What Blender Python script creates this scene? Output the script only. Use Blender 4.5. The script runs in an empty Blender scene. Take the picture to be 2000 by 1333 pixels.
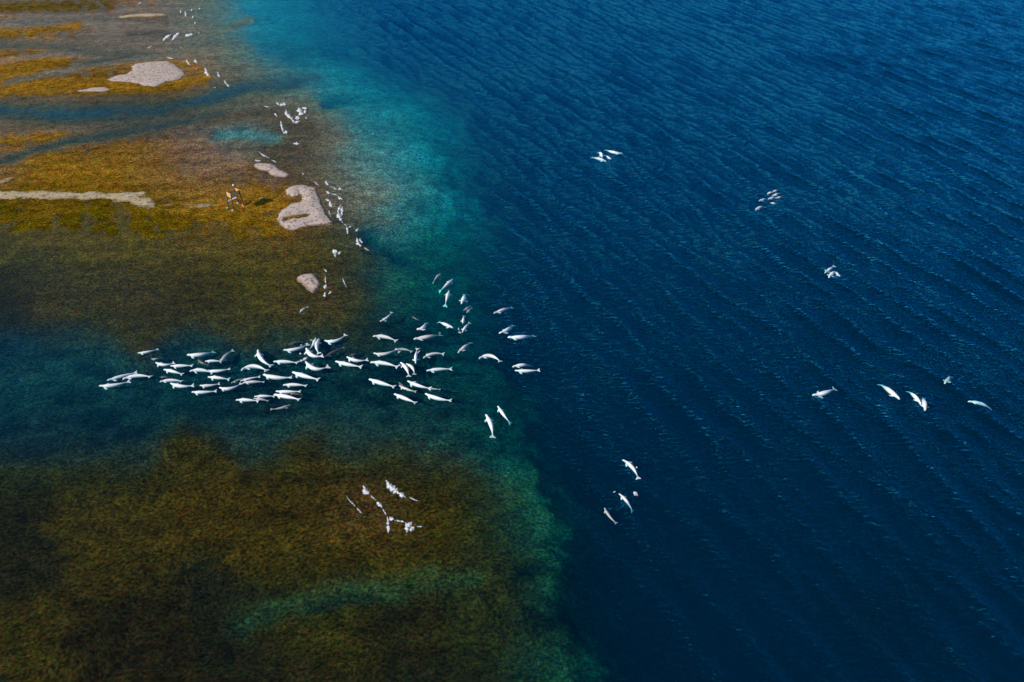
import bpy, bmesh, math, random
import numpy as np

R = math.radians
rng = np.random.default_rng(11)
random.seed(11)
sc = bpy.context.scene
col = sc.collection

# ------------------------------------------------------------------ camera
PW, PH = 2000.0, 1333.0          # survey photograph size
FPX = 1540.0                     # focal length in those pixels
PITCH = R(38.0)
CAMZ = 82.0
cam_d = bpy.data.cameras.new('camera')
cam_d.sensor_width = 36.0
cam_d.lens = 36.0 * FPX / PW
cam_d.clip_start = 1.0
cam_d.clip_end = 20000.0
cam = bpy.data.objects.new('camera', cam_d)
cam.location = (0, 0, CAMZ)
cam.rotation_euler = (R(90) - PITCH, 0, 0)
col.objects.link(cam)
sc.camera = cam

# ------------------------------------------------------------------ sky and sun
SUN_EL = R(30.0)
TRAVEL = R(22.0)                 # light travels towards +x, a little away from the camera
world = bpy.data.worlds.new('World')
sc.world = world
world.use_nodes = True
wn = world.node_tree.nodes
sky = wn.new('ShaderNodeTexSky')
sky.sky_type = 'NISHITA'
sky.sun_disc = False
sky.sun_elevation = SUN_EL
sky.sun_rotation = math.atan2(-math.cos(TRAVEL), -math.sin(TRAVEL))
sky.air_density = 1.0
sky.dust_density = 0.1
sky.ozone_density = 6.0
world.node_tree.links.new(sky.outputs[0], wn['Background'].inputs[0])
wn['Background'].inputs[1].default_value = 0.12
world.cycles.sampling_method = 'MANUAL'
world.cycles.sample_map_resolution = 256

sun_d = bpy.data.lights.new('sun', 'SUN')
sun_d.energy = 5.0
sun_d.angle = R(0.5)
sun_d.color = (1.0, 0.94, 0.86)
sun = bpy.data.objects.new('sun', sun_d)
sun.rotation_euler = (R(90) - SUN_EL, 0, TRAVEL - R(90))
sun.location = (-60, -20, 60)
col.objects.link(sun)

sc.view_settings.view_transform = 'Standard'
sc.view_settings.look = 'None'
sc.view_settings.exposure = 0.0
sc.view_settings.gamma = 1.0
sc.render.engine = 'CYCLES'
cy = sc.cycles
cy.max_bounces = 4
cy.diffuse_bounces = 1
cy.glossy_bounces = 1
cy.transmission_bounces = 2
cy.volume_bounces = 0
cy.transparent_max_bounces = 12
cy.use_denoising = True
cy.use_adaptive_sampling = True
cy.adaptive_threshold = 0.02
cy.adaptive_min_samples = 16

# ------------------------------------------------------------------ survey helpers
cp, sp = math.cos(PITCH), math.sin(PITCH)

def ground(px, py, z=0.0):
    """Where the photograph's pixel meets the level z (metres)."""
    px = np.asarray(px, float); py = np.asarray(py, float)
    a = (px - PW / 2) / FPX
    b = (py - PH / 2) / FPX
    dy = cp - b * sp
    dz = -sp - b * cp
    t = (z - CAMZ) / dz
    return np.stack([a * t, dy * t, np.zeros_like(t) + z], -1)

def survey(x, y, z=0.0):
    dy = y; dz = z - CAMZ
    w = np.maximum(dy * cp - dz * sp, 5.0)
    dn = -dy * sp - dz * cp
    return PW / 2 + FPX * x / w, PH / 2 + FPX * dn / w

def vnoise(x, y, seed=0):
    """smooth value noise -1..1 on a unit lattice"""
    xi = np.floor(x).astype(np.int64); yi = np.floor(y).astype(np.int64)
    fx = x - xi; fy = y - yi
    fx = fx * fx * fx * (fx * (fx * 6 - 15) + 10); fy = fy * fy * fy * (fy * (fy * 6 - 15) + 10)
    def h(a, b):
        n = (a * 374761393 + b * 668265263 + seed * 974711) & 0xffffffff
        n = ((n ^ (n >> 13)) * 1274126177) & 0xffffffff
        n = n ^ (n >> 16)
        return (n & 0xffffff) / float(0xffffff) * 2 - 1
    return ((h(xi, yi) * (1 - fx) + h(xi + 1, yi) * fx) * (1 - fy)
            + (h(xi, yi + 1) * (1 - fx) + h(xi + 1, yi + 1) * fx) * fy)

def fbm(x, y, seed=0, o=4):
    s = 0; a = 1.0; t = 0
    for k in range(o):
        s = s + a * vnoise(x * 2 ** k + 17.3 * k, y * 2 ** k - 9.1 * k, seed + k)
        t += a; a *= 0.5
    return s / t

def smooth(e0, e1, x):
    t = np.clip((x - e0) / (e1 - e0), 0, 1)
    return t * t * (3 - 2 * t)

def mesh_obj(name, verts, faces, mat=None, smooth_shade=True):
    me = bpy.data.meshes.new(name)
    v = np.asarray(verts, np.float32)
    f = np.asarray(faces, np.int32)
    me.vertices.add(len(v)); me.vertices.foreach_set('co', v.ravel())
    n = f.shape[1]
    me.loops.add(f.size); me.loops.foreach_set('vertex_index', f.ravel())
    me.polygons.add(len(f))
    me.polygons.foreach_set('loop_start', np.arange(0, f.size, n, dtype=np.int32))
    me.polygons.foreach_set('loop_total', np.full(len(f), n, np.int32))
    me.update(calc_edges=True)
    me.polygons.foreach_set('use_smooth', np.full(len(f), smooth_shade, bool))
    o = bpy.data.objects.new(name, me)
    col.objects.link(o)
    if mat: me.materials.append(mat)
    return o

def grid_faces(nx, ny):
    i = np.arange(nx - 1); j = np.arange(ny - 1)
    J, I = np.meshgrid(j, i, indexing='ij')
    a = (J * nx + I).ravel()
    return np.stack([a, a + 1, a + nx + 1, a + nx], -1)

def tag(o, label=None, category=None, group=None, kind=None):
    if label: o['label'] = label
    if category: o['category'] = category
    if group: o['group'] = group
    if kind: o['kind'] = kind
    return o

# ------------------------------------------------------------------ node helpers
class NT:
    def __init__(self, name):
        self.m = bpy.data.materials.new(name); self.m.use_nodes = True
        self.t = self.m.node_tree; self.t.nodes.clear()
        self.out = self.t.nodes.new('ShaderNodeOutputMaterial')
    def n(self, typ, ins=None, **kw):
        nd = self.t.nodes.new('ShaderNode' + typ)
        for k, v in kw.items(): setattr(nd, k, v)
        for k, v in (ins or {}).items():
            if isinstance(v, bpy.types.NodeSocket): self.t.links.new(v, nd.inputs[k])
            else: nd.inputs[k].default_value = v
        return nd
    def math(self, op, a, b=None, c=None, clamp=False):
        d = {0: a}
        if b is not None: d[1] = b
        if c is not None: d[2] = c
        nd = self.n('Math', d, operation=op); nd.use_clamp = clamp
        return nd.outputs[0]
    def mixc(self, f, a, b, mode='MIX'):
        nd = self.n('MixRGB', {0: f, 1: a, 2: b}, blend_type=mode)
        return nd.outputs[0]
    def noise(self, vec, scale, detail=2.0, rough=0.5, dist=0.0):
        return self.n('TexNoise', {'Vector': vec, 'Scale': scale, 'Detail': detail, 'Roughness': rough, 'Distortion': dist})
    def ramp(self, f, a, b):
        return self.n('MapRange', {0: f, 1: a, 2: b, 3: 0.0, 4: 1.0}, clamp=True).outputs[0]
    def pos(self, scale=(1, 1, 1), rot=0.0):
        g = self.n('NewGeometry')
        m = self.n('Mapping', {'Vector': g.outputs['Position'], 'Rotation': (0, 0, rot), 'Scale': scale})
        return m.outputs[0]
    def link(self, a, b): self.t.links.new(a, b)

# ================================================================== the tidal flat and seabed
# surveyed soundings: photo x, photo y, depth (m, down), cover class
CLS = dict(
    O=(0.275, 0.138, 0.010),   # orange rockweed
    L=(0.102, 0.072, 0.003),   # olive weed
    B=(0.082, 0.046, 0.010),   # brown weed
    R=(0.062, 0.037, 0.003),   # reef weed
    M=(0.200, 0.122, 0.072),   # mauve silt over weed
    S=(0.29, 0.185, 0.115),   # grey brown silt
    P=(0.34, 0.31, 0.25),      # pale silt
    E=(0.115, 0.115, 0.048),   # weedy sand on the slope
    G=(0.055, 0.072, 0.024),   # green weed
    C=(0.056, 0.050, 0.030),   # channel gravel
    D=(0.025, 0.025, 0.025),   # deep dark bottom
    K=(0.030, 0.018, 0.004),   # dark kelp
)
SOUND = '''
0 0 .03 B;80 8 .03 L;150 10 .05 B;250 0 .08 M;330 10 .2 S;420 10 .5 S;500 5 1.2 P;580 5 2.4 P;660 10 5 P;740 10 9 D;820 0 13 D
0 35 .1 S;100 35 .1 S;0 65 -.02 O;130 60 .03 B;220 55 .18 S;300 60 .15 M;380 50 .35 S;450 50 .8 P;530 60 1.5 P;620 60 2.6 P;700 60 5 P;780 60 9 D
0 92 .12 M;130 95 .22 S;250 90 .2 S;350 95 .35 S;430 100 .6 S;520 100 1.1 P;600 110 1.5 P;690 110 2.8 P;770 100 5.5 P;860 90 10 D
0 135 -.05 O;60 125 -.02 O;110 135 .0 O;200 125 .10 B;170 150 .0 O;280 145 -.1 O;375 150 -.04 O;410 140 .2 M;460 140 .4 S;540 150 .7 S;620 150 1.1 P;700 160 1.8 P;790 160 3.6 P;870 150 7 P;960 150 12 D
0 175 -.02 O;100 165 -.05 O;200 170 -.05 O;300 172 -.03 L;390 165 -.03 O;440 170 .25 M
0 205 .32 C;130 215 .4 C;250 210 .36 C;380 195 .3 C;450 185 .9 C;520 190 .4 M;600 190 .55 S;680 200 1.0 P;770 210 1.5 P;860 210 3.2 P;940 210 7 E;1020 200 12 D
0 235 .15 M;150 245 .22 M;300 232 .3 C;420 230 .10 B;500 225 .06 B;560 235 .15 B;640 240 .35 M;720 250 .9 P;800 250 1.4 P;880 260 3.0 P;960 260 7 E;1040 260 12 D
0 275 .02 O;100 262 .02 O;200 265 .26 C;340 265 .09 M;475 262 .55 P;430 262 .2 S;560 275 .12 B;640 290 .25 M;720 300 .8 P;770 320 .9 P;850 310 2.2 P;930 320 5.5 E;1010 320 11 D
0 308 .10 M;100 300 -.02 O;200 300 -.05 O;300 310 -.02 O;400 305 .05 M;500 305 .06 B;600 320 .12 B;680 345 .5 P;720 340 .7 P;800 350 1.2 P
50 340 -.06 O;200 340 -.06 O;280 330 -.03 O;330 335 .05 M;420 345 .02 M;520 335 .03 B;600 350 .15 B;650 360 .25 M;750 360 .6 S;830 380 1.5 P;900 390 3.2 P;970 400 6 E;1060 400 12 D
100 375 -.06 O;300 375 -.06 O;380 385 -.05 O;450 390 -.06 O;520 400 -.06 O;600 400 -.06 O;655 390 .25 C;690 400 .15 M;715 400 .18 S;770 420 1.0 P;850 450 2.4 E;930 460 4.5 E;1010 470 8 E;1090 480 13 D
0 408 -.02 L;150 410 -.02 L;300 415 -.03 L;420 425 -.05 O;520 430 -.05 O;660 440 .2 C;710 440 .7 C;780 470 1.5 C
0 440 .05 L;150 440 .04 L;300 445 .03 L;450 455 .02 L;560 455 .02 B
0 490 .18 L;150 490 .13 L;300 480 .08 L;450 480 .08 L;560 490 .06 L;640 480 .08 L;690 500 .3 B;740 520 1.0 C;800 540 1.9 E;870 550 3 E;940 560 6 E;1030 570 12 D
0 560 .25 K;100 560 .22 B;250 560 .22 B;400 550 .16 R;500 560 .12 L;590 580 .08 B;650 570 .12 B;700 580 .3 B;760 590 1.1 C;830 610 2.2 C;910 600 4 E
0 620 .4 K;150 620 .3 B;300 620 .3 B;450 620 .32 B;600 620 .36 B;700 630 .6 R;800 650 1.6 C;900 640 3 C;980 640 6 D;1060 640 12 D
0 680 1.1 C;150 690 1.3 C;400 700 1.5 C;600 700 1.5 C;800 720 1.6 C;950 740 2.2 C;1010 750 3.6 C;1080 720 6.5 E
0 780 1.3 C;200 790 1.3 C;500 790 1.2 C;750 800 1.3 C;900 820 1.6 C;1000 850 2.8 C;1080 830 5.5 E
0 850 .9 C;200 860 .8 C;500 850 .75 C;700 850 .75 C;850 870 .8 C;950 890 1.3 C;1020 910 2.2 E;1090 900 4.5 E
0 920 .5 R;200 930 .4 R;400 920 .25 R;600 910 .25 R;750 900 .3 R;870 930 .3 R;950 960 .55 R;1000 960 1.0 R;1035 980 1.4 E;1080 980 2.6 E;1150 950 6 E
0 1000 .3 K;200 1000 .22 R;430 970 .10 R;600 980 .14 R;740 1000 .06 B;700 980 .08 B;850 1000 .18 R;950 1030 .45 R;1010 1050 .9 R;1055 1040 1.4 E;1100 1050 3.0 E;1190 1050 9 D
0 1100 .3 K;250 1100 .2 R;500 1080 .15 R;650 1060 .15 R;800 1080 .2 R;950 1120 .5 R;1040 1130 .9 R;1090 1140 1.9 E;1160 1150 4.5 E;1250 1150 10 D
300 1160 .25 K;430 1150 .45 K;540 1200 .4 R;690 1140 .35 R;950 1180 .6 R;580 1120 .3 R;620 1225 .35 R
0 1230 .22 R;250 1250 .22 K;480 1250 .4 K;640 1250 .3 R;800 1230 .35 K;950 1250 .6 R;1050 1240 1.0 R;1100 1270 1.4 E;1170 1270 3.0 E;1260 1250 8 D
0 1330 .22 R;300 1330 .25 K;600 1330 .35 K;900 1330 .5 K;1050 1330 .95 R;1105 1330 1.4 E;1180 1330 3.0 E;1280 1320 8 D
-150 60 -.1 O;-150 200 .3 C;-150 380 -.1 O;-150 560 .3 B;-150 720 1 C;-150 1000 .3 K;-150 1330 .3 R;300 -130 .2 S;560 -130 3 P;100 -130 -.1 L;300 1480 .3 K;900 1480 .6 K;1120 1480 1.5 E;1300 1480 9 D
'''
pts = []
for item in SOUND.replace('\n', ';').split(';'):
    q = item.split()
    if len(q) == 4:
        dq = float(q[2])
        if q[3] == 'M': dq = -0.006 if dq <= 0.12 else dq * 0.5
        if q[3] == 'S': dq = dq * 0.3 if dq <= 0.25 else dq * 0.6
        pts.append((float(q[0]), float(q[1]), dq) + CLS[q[3]])
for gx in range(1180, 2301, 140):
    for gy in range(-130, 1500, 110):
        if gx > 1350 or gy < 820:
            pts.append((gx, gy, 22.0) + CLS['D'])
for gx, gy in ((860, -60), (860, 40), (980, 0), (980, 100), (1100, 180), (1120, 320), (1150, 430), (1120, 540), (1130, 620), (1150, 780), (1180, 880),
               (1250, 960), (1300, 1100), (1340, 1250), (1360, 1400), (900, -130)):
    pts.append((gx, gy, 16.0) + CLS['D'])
pts = np.array(pts)

# tidal streams and weed shoals of the far flats: line, half width, depth, cover, strength
STREAMS = [
 ([(-160,212),(0,213),(150,222),(300,214),(400,195),(450,183),(520,165),(600,150)], 14, .75, 'C', .9),
 ([(-160,330),(0,312),(80,292),(160,273),(230,262),(330,242),(430,222)], 7, .55, 'C', .85),
 ([(20,166),(80,150),(150,134),(220,119),(300,105),(360,90),(420,66),(480,40)], 6, .22, 'S', .8),
 ([(-160,130),(0,124),(60,114),(140,108),(240,114)], 6, .06, 'S', .9),
 ([(-160,52),(0,48),(60,42),(140,44),(240,49),(330,56),(400,62)], 7, .12, 'S', .85),
 ([(-160,28),(0,30),(100,33),(200,28),(270,14)], 4, .04, 'S', .8),
 ([(-160,88),(0,84),(100,93),(200,101),(280,98)], 9, .24, 'C', .55),
 ([(180,124),(220,114),(255,106)], 4, .2, 'K', .8),
 ([(640,196),(700,186),(780,180),(860,178)], 14, 2.4, 'C', .55),
 ([(715,455),(760,480),(800,500),(850,515)], 16, 2.4, 'C', .6),
 ([(-160,70),(0,66),(80,62),(150,50)], 8, -.03, 'O', .9),
 ([(-160,145),(0,142),(60,131),(120,123)], 9, -.05, 'O', .9),
 ([(-160,185),(60,173),(200,166),(300,170),(405,156)], 8, -.05, 'O', .9),
 ([(-160,18),(0,18),(100,12),(210,8)], 10, .0, 'L', .8),
 ([(-160,285),(0,277),(60,270),(135,259)], 7, -.02, 'O', .9),
 ([(400,238),(450,228),(510,221),(570,232),(600,250)], 9, .05, 'B', .85),
 ([(240,64),(300,62),(345,68)], 5, .06, 'K', .7),
 ([(330,118),(380,128),(410,150),(400,172)], 7, -.02, 'O', .8),
 ([(436,263),(480,258),(525,268)], 12, .75, 'P', .85),
 ([(360,330),(420,338),(480,345),(540,352)], 10, .02, 'M', .7),
 ([(470,1215),(530,1180),(620,1172),(700,1150),(770,1158),(850,1125),(920,1130)], 24, .8, 'G', .62),
 ([(440,1165),(520,1150),(600,1148)], 9, .45, 'K', .7),
 ([(600,1186),(680,1172),(740,1165)], 6, 1.2, 'K', .6),
 ([(1030,900),(1045,960),(1068,1030),(1080,1090)], 16, 1.5, 'E', .6),
 ([(1085,1190),(1100,1260),(1110,1340)], 17, 1.5, 'E', .55),
]

def line_d(u, v, line):
    d = np.full(len(u), 1e9, np.float32)
    for (ax, ay), (bx, by) in zip(line[:-1], line[1:]):
        ex, ey = bx - ax, by - ay
        t = np.clip(((u - ax) * ex + (v - ay) * ey) / (ex * ex + ey * ey), 0, 1)
        d = np.minimum(d, np.hypot(u - ax - t * ex, v - ay - t * ey))
    return d

def bed_at(x, y):
    u, v = survey(x, y)
    u = np.clip(u, -160, 2200); v = np.clip(v, -140, 1480)
    # natural irregularity of the edges, stretched along the tide's flow
    wx = 22 * fbm(u / 90, v / 45, 3) + 13 * fbm(u / 26, v / 18, 5)
    low_ = smooth(380, 700, v)
    wy = (8 + 8 * low_) * fbm(u / 110, v / 40, 7) + (4 + 7 * low_) * fbm(u / 30, v / 18, 9)
    u = (u + wx).astype(np.float32); v = (v + wy).astype(np.float32)
    num = np.zeros((4, len(u)), np.float32); den = np.zeros(len(u), np.float32)
    for p in pts:
        d2 = ((u - p[0]) / 1.35) ** 2 + (v - p[1]) ** 2
        w = np.exp(d2 * (-1 / (2 * 33.0 ** 2))); i = 1.0 / (1 + d2 / 900.0); w += i * i * i * 0.02
        den += w
        dep = np.sign(p[2]) * np.sqrt(abs(p[2]))
        for j, q in enumerate((dep, p[3], p[4], p[5])): num[j] += w * np.float32(q)
    num = (num / den).T.astype(float)
    dep = np.sign(num[:, 0]) * num[:, 0] ** 2
    c = num[:, 1:]
    fr = 0.5 + 0.5 * fbm(u / 40, v / 14, 77, 3)
    for line, wd, dp, cl, st in STREAMS:
        q = st * np.exp(-(line_d(u, v, line) / wd) ** 2) * np.clip(0.45 + 0.9 * fr, 0, 1)
        dep = dep * (1 - q) + dp * q
        c = c * (1 - q)[:, None] + q[:, None] * np.array(CLS[cl])
    return dep, c

def lines(lo, hi, d0, d1, far):
    a = [lo]
    while a[-1] < hi:
        a.append(a[-1] + d0 + (d1 - d0) * (a[-1] - lo) / (hi - lo))
    d = d1
    while a[-1] < far:
        d *= 1.5; a.append(a[-1] + d)
    b = [lo]; d = d0
    while b[-1] > -far:
        d *= 1.5; b.append(b[-1] - d)
    return np.array(b[:0:-1] + a)

xs = lines(-330, 140, 0.8, 0.8, 3200)
ys = lines(28, 470, 0.4, 1.9, 3200)
X, Y = np.meshgrid(xs, ys)
xf, yf = X.ravel(), Y.ravel()
dep, bed = bed_at(xf, yf)
inner = np.clip(dep, 0, 1)
rough = 0.035 * fbm(xf / 1.7, yf / 1.7, 21, 3) + 0.05 * fbm(xf / 9, yf / 5, 25, 3) * (0.4 + inner)
streak = fbm(xf / 22 + 0.1 * yf / 22, yf / 3.2 - xf / 30, 33, 4)
shal = smooth(1.2, 0.1, dep)
fine_ = smooth(480, 400, yf) * smooth(-345, -290, xf)
rough = rough * fine_; streak = streak * fine_
farf = smooth(110, 190, yf) * smooth(700, 400, yf)
zb = -dep + rough * (1 - 0.5 * farf) + 0.035 * streak * shal + 0.02 * farf * shal
plume = fbm(xf / 34 + 0.35 * fbm(xf / 14, yf / 14, 93), yf / 26, 95, 4)
rag = fbm(xf / 3.2, yf / 2.4, 101, 3)
bed = bed * np.clip(1 + (1.1 * plume + (0.75 - 0.45 * farf) * rag) * smooth(0.4, 1.2, dep), 0.3, 1.8)[:, None]
bed = bed * (1 + 0.40 * streak * shal + 0.25 * fbm(xf / 5, yf / 3, 103, 3) * shal)[:, None]
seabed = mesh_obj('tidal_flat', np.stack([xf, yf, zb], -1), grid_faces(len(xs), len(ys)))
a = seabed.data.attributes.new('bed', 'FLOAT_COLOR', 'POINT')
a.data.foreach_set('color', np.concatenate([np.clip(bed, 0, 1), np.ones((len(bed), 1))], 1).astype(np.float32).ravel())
tag(seabed, 'shallow tidal flat of orange and brown weed sloping down under the sea', None, None, 'structure')

k = NT('weed_silt_caustics')
att = k.n('Attribute', attribute_name='bed').outputs['Color']
P0 = k.pos()
sp1 = k.noise(P0, 2.6, 4, 0.65).outputs['Fac']
sp2 = k.noise(P0, 0.45, 3, 0.6).outputs['Fac']
warp = k.noise(P0, 0.06, 2, 0.5).outputs['Color']
wv = k.n('VectorMath', {0: warp, 1: (14.0, 14.0, 0.0)}, operation='MULTIPLY').outputs[0]
PW_ = k.n('VectorMath', {0: P0, 1: wv}, operation='ADD').outputs[0]
def caustic_lines(rot, sc_, st):  # bright ridge lines painted into the bed colour, imitating sunlight caustics
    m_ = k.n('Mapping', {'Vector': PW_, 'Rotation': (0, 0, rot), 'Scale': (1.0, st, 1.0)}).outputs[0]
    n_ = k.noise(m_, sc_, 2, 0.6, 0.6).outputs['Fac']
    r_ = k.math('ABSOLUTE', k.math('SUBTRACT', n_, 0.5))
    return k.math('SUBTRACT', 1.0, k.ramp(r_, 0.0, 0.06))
caus1 = caustic_lines(R(8), 0.58, 3.0)
caus2 = caustic_lines(R(-38), 0.66, 2.5)
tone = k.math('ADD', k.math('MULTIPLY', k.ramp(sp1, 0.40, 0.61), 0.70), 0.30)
tone = k.math('ADD', tone, k.math('MULTIPLY', k.math('MULTIPLY', k.math('MAXIMUM', caus1, caus2), k.ramp(sp1, 0.3, 0.6)), 1.15))
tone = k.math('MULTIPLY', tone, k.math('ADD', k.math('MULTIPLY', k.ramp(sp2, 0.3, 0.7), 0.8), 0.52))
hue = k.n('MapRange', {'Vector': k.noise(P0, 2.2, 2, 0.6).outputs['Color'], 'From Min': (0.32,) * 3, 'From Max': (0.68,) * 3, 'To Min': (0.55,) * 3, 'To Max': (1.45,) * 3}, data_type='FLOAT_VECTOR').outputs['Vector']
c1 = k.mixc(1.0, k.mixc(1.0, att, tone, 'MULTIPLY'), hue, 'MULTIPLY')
c3 = k.mixc(k.math('MULTIPLY', k.math('MAXIMUM', caus1, caus2), 0.6), k.mixc(1.0, c1, (0.95, 1.0, 1.1, 1), 'MULTIPLY'), k.mixc(1.0, c1, (1.25, 1.12, 0.75, 1), 'MULTIPLY'))  # painted caustic lines get a warmer, sunlit tint
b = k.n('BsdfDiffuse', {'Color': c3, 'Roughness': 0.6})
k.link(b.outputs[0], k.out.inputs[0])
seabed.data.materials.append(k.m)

# ================================================================== the sea
wx_ = lines(-235, 250, 0.62, 0.62, 3000)
wy_ = lines(30, 345, 0.42, 1.0, 3000)
WX, WY = np.meshgrid(wx_, wy_)
wxf, wyf = WX.ravel(), WY.ravel()
cx_, cy_ = wx_[::4], wy_[::4]
cx_ = np.append(cx_, wx_[-1]); cy_ = np.append(cy_, wy_[-1])
gd, _ = bed_at(*[q.ravel() for q in np.meshgrid(cx_, cy_)])
gd = gd.reshape(len(cy_), len(cx_))
gd = np.stack([np.interp(wx_, cx_, r) for r in gd])
wdep = np.stack([np.interp(wy_, cy_, gd[:, i]) for i in range(len(wx_))], 1).ravel()
openw = smooth(0.6, 13.0, wdep) ** 0.7
amp = 0.10 + 0.90 * openw
wrng = np.random.default_rng(5)
hz = np.zeros(len(wxf))
base = math.atan2(0.40, 0.92)
for i in range(46):
    lam = 2.4 * (8.0 / 2.4) ** wrng.random()
    th = base + wrng.normal(0, 0.20)
    kk = 2 * math.pi / lam
    hz += (0.0175 * lam / 4.6) * np.sin(kk * (wxf * math.cos(th) + wyf * math.sin(th)) + wrng.random() * 6.283)
for i in range(16):
    lam = 1.9 + 1.6 * wrng.random()
    th = base + wrng.normal(0.35, 0.55)
    kk = 2 * math.pi / lam
    hz += 0.0052 * np.sin(kk * (wxf * math.cos(th) + wyf * math.sin(th)) + wrng.random() * 6.283)
edge = smooth(600, 330, np.abs(wxf)) * smooth(800, 380, np.abs(wyf))
gust = 1 + 0.6 * fbm(wxf / 38, wyf / 60, 61, 3)
hz = hz + 1.6 * (hz ** 2 - np.mean(hz ** 2))
crest = smooth(-0.4, 1.6, hz / hz.std())
wz = hz * amp * edge * gust
top = np.stack([wxf, wyf, wz], -1)
nx, ny = len(wx_), len(wy_)
F = grid_faces(nx, ny)
# closed body of water: sides and a floor far below the seabed
rim = np.concatenate([np.arange(nx), np.arange(1, ny) * nx + nx - 1, (ny - 1) * nx + np.arange(nx - 2, -1, -1), np.arange(ny - 2, 0, -1) * nx])
low = top[rim].copy(); low[:, 2] = -60.0
n0 = len(top); m = len(rim)
side = np.stack([np.roll(rim, -1), rim, n0 + np.arange(m), n0 + np.roll(np.arange(m), -1)], -1)
verts = np.concatenate([top, low, [[0, 0, -60.0]]])
cen = n0 + m
fl = [[n0 + i, cen, n0 + (i + 1) % m] for i in range(m)]
me = bpy.data.meshes.new('sea_water')
allq = np.concatenate([F, side])
fl = np.array(fl)
me.vertices.add(len(verts)); me.vertices.foreach_set('co', verts.astype(np.float32).ravel())
loops = np.concatenate([allq.ravel(), fl.ravel()]).astype(np.int32)
me.loops.add(len(loops)); me.loops.foreach_set('vertex_index', loops)
tot = np.concatenate([np.full(len(allq), 4), np.full(len(fl), 3)]).astype(np.int32)
me.polygons.add(len(tot))
me.polygons.foreach_set('loop_start', np.concatenate([[0], np.cumsum(tot)[:-1]]).astype(np.int32))
me.polygons.foreach_set('loop_total', tot)
me.update(calc_edges=True)
sm = np.zeros(len(tot), bool); sm[:len(F)] = True
me.polygons.foreach_set('use_smooth', sm)
water = bpy.data.objects.new('sea_water', me)
col.objects.link(water)
at = me.attributes.new('openw', 'FLOAT', 'POINT')
at.data.foreach_set('value', np.concatenate([openw, np.zeros(m + 1)]).astype(np.float32))
at = me.attributes.new('crest', 'FLOAT', 'POINT')
at.data.foreach_set('value', np.concatenate([crest, np.zeros(m + 1)]).astype(np.float32))
at = me.attributes.new('clear', 'FLOAT', 'POINT')
at.data.foreach_set('value', np.concatenate([smooth(0.25, 1.0, wdep), np.zeros(m + 1)]).astype(np.float32))
tag(water, 'clear blue sea with wind ripples, turquoise over the shallows', None, None, 'structure')

k = NT('sea_water')
ow = k.n('Attribute', attribute_name='openw').outputs['Fac']
chop = k.noise(k.pos((1.0, 2.1, 1), R(-12)), 0.75, 2, 0.55).outputs['Fac']
rip = k.noise(k.pos((1.0, 1.9, 1), R(14)), 2.3, 1, 0.6).outputs['Fac']
fine = k.noise(k.pos((1.0, 1.5, 1), R(35)), 5.0, 0, 0.6).outputs['Fac']
cr = k.math('ADD', k.math('MULTIPLY', k.n('Attribute', attribute_name='crest').outputs['Fac'], 1.25), 0.45)
hgt = k.math('ADD', k.math('MULTIPLY', chop, k.math('ADD', k.math('MULTIPLY', k.math('MULTIPLY', ow, cr), 0.25), 0.07)),
             k.math('ADD', k.math('MULTIPLY', rip, k.math('ADD', k.math('MULTIPLY', ow, 0.07), 0.095)), k.math('MULTIPLY', fine, 0.016)))
bmp = k.n('Bump', {'Strength': 1.0, 'Distance': 1.0, 'Height': hgt})
inc = k.n('NewGeometry').outputs['Incoming']
dot = k.n('VectorMath', {0: bmp.outputs[0], 1: inc}, operation='DOT_PRODUCT').outputs['Value']
c = k.math('SUBTRACT', 1.0, k.math('ABSOLUTE', dot), clamp=True)
fres = k.math('ADD', k.math('MULTIPLY', k.math('POWER', c, 5.0), 0.97), 0.03, clamp=True)
tint = k.mixc(k.n('Attribute', attribute_name='clear').outputs['Fac'], (0.34, 0.36, 0.36, 1), (0.05, 0.56, 1.0, 1))
gl = k.n('BsdfGlossy', {'Color': tint, 'Roughness': 0.035, 'Normal': bmp.outputs[0]})
tr = k.n('BsdfTransparent')
mx = k.n('MixShader', {0: fres, 1: tr.outputs[0], 2: gl.outputs[0]})
k.link(mx.outputs[0], k.out.inputs['Surface'])
SIG_A = (0.52, 0.078, 0.055)
SIG_S = (0.0001, 0.0058, 0.0104)
da = max(SIG_A); ds = max(SIG_S)
va = k.n('VolumeAbsorption', {'Color': tuple(1 - x / da for x in SIG_A) + (1,), 'Density': da})
vs = k.n('VolumeScatter', {'Color': tuple(x / ds for x in SIG_S) + (1,), 'Density': ds})
ad = k.n('AddShader', {0: va.outputs[0], 1: vs.outputs[0]})
k.link(ad.outputs[0], k.out.inputs['Volume'])
k.m.cycles.homogeneous_volume = True
me.materials.append(k.m)

# ================================================================== gravel bars and sand strips
def poly_sdf(x, y, poly):
    """signed distance, positive inside"""
    n = len(poly); d = np.full(len(x), 1e9); ins = np.zeros(len(x), bool)
    for i in range(n):
        ax, ay = poly[i]; bx, by = poly[(i + 1) % n]
        ex, ey = bx - ax, by - ay
        t = np.clip(((x - ax) * ex + (y - ay) * ey) / (ex * ex + ey * ey + 1e-9), 0, 1)
        d = np.minimum(d, np.hypot(x - ax - t * ex, y - ay - t * ey))
        c = ((ay > y) != (by > y))
        with np.errstate(divide='ignore', invalid='ignore'):
            xi = ax + (y - ay) / (by - ay + 1e-12) * ex
        ins ^= c & (x < xi)
    return np.where(ins, d, -d)

def crop_px(p, ox, oy, s):
    return [(ox + q[0] * s, oy + q[1] * s) for q in p]

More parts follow.
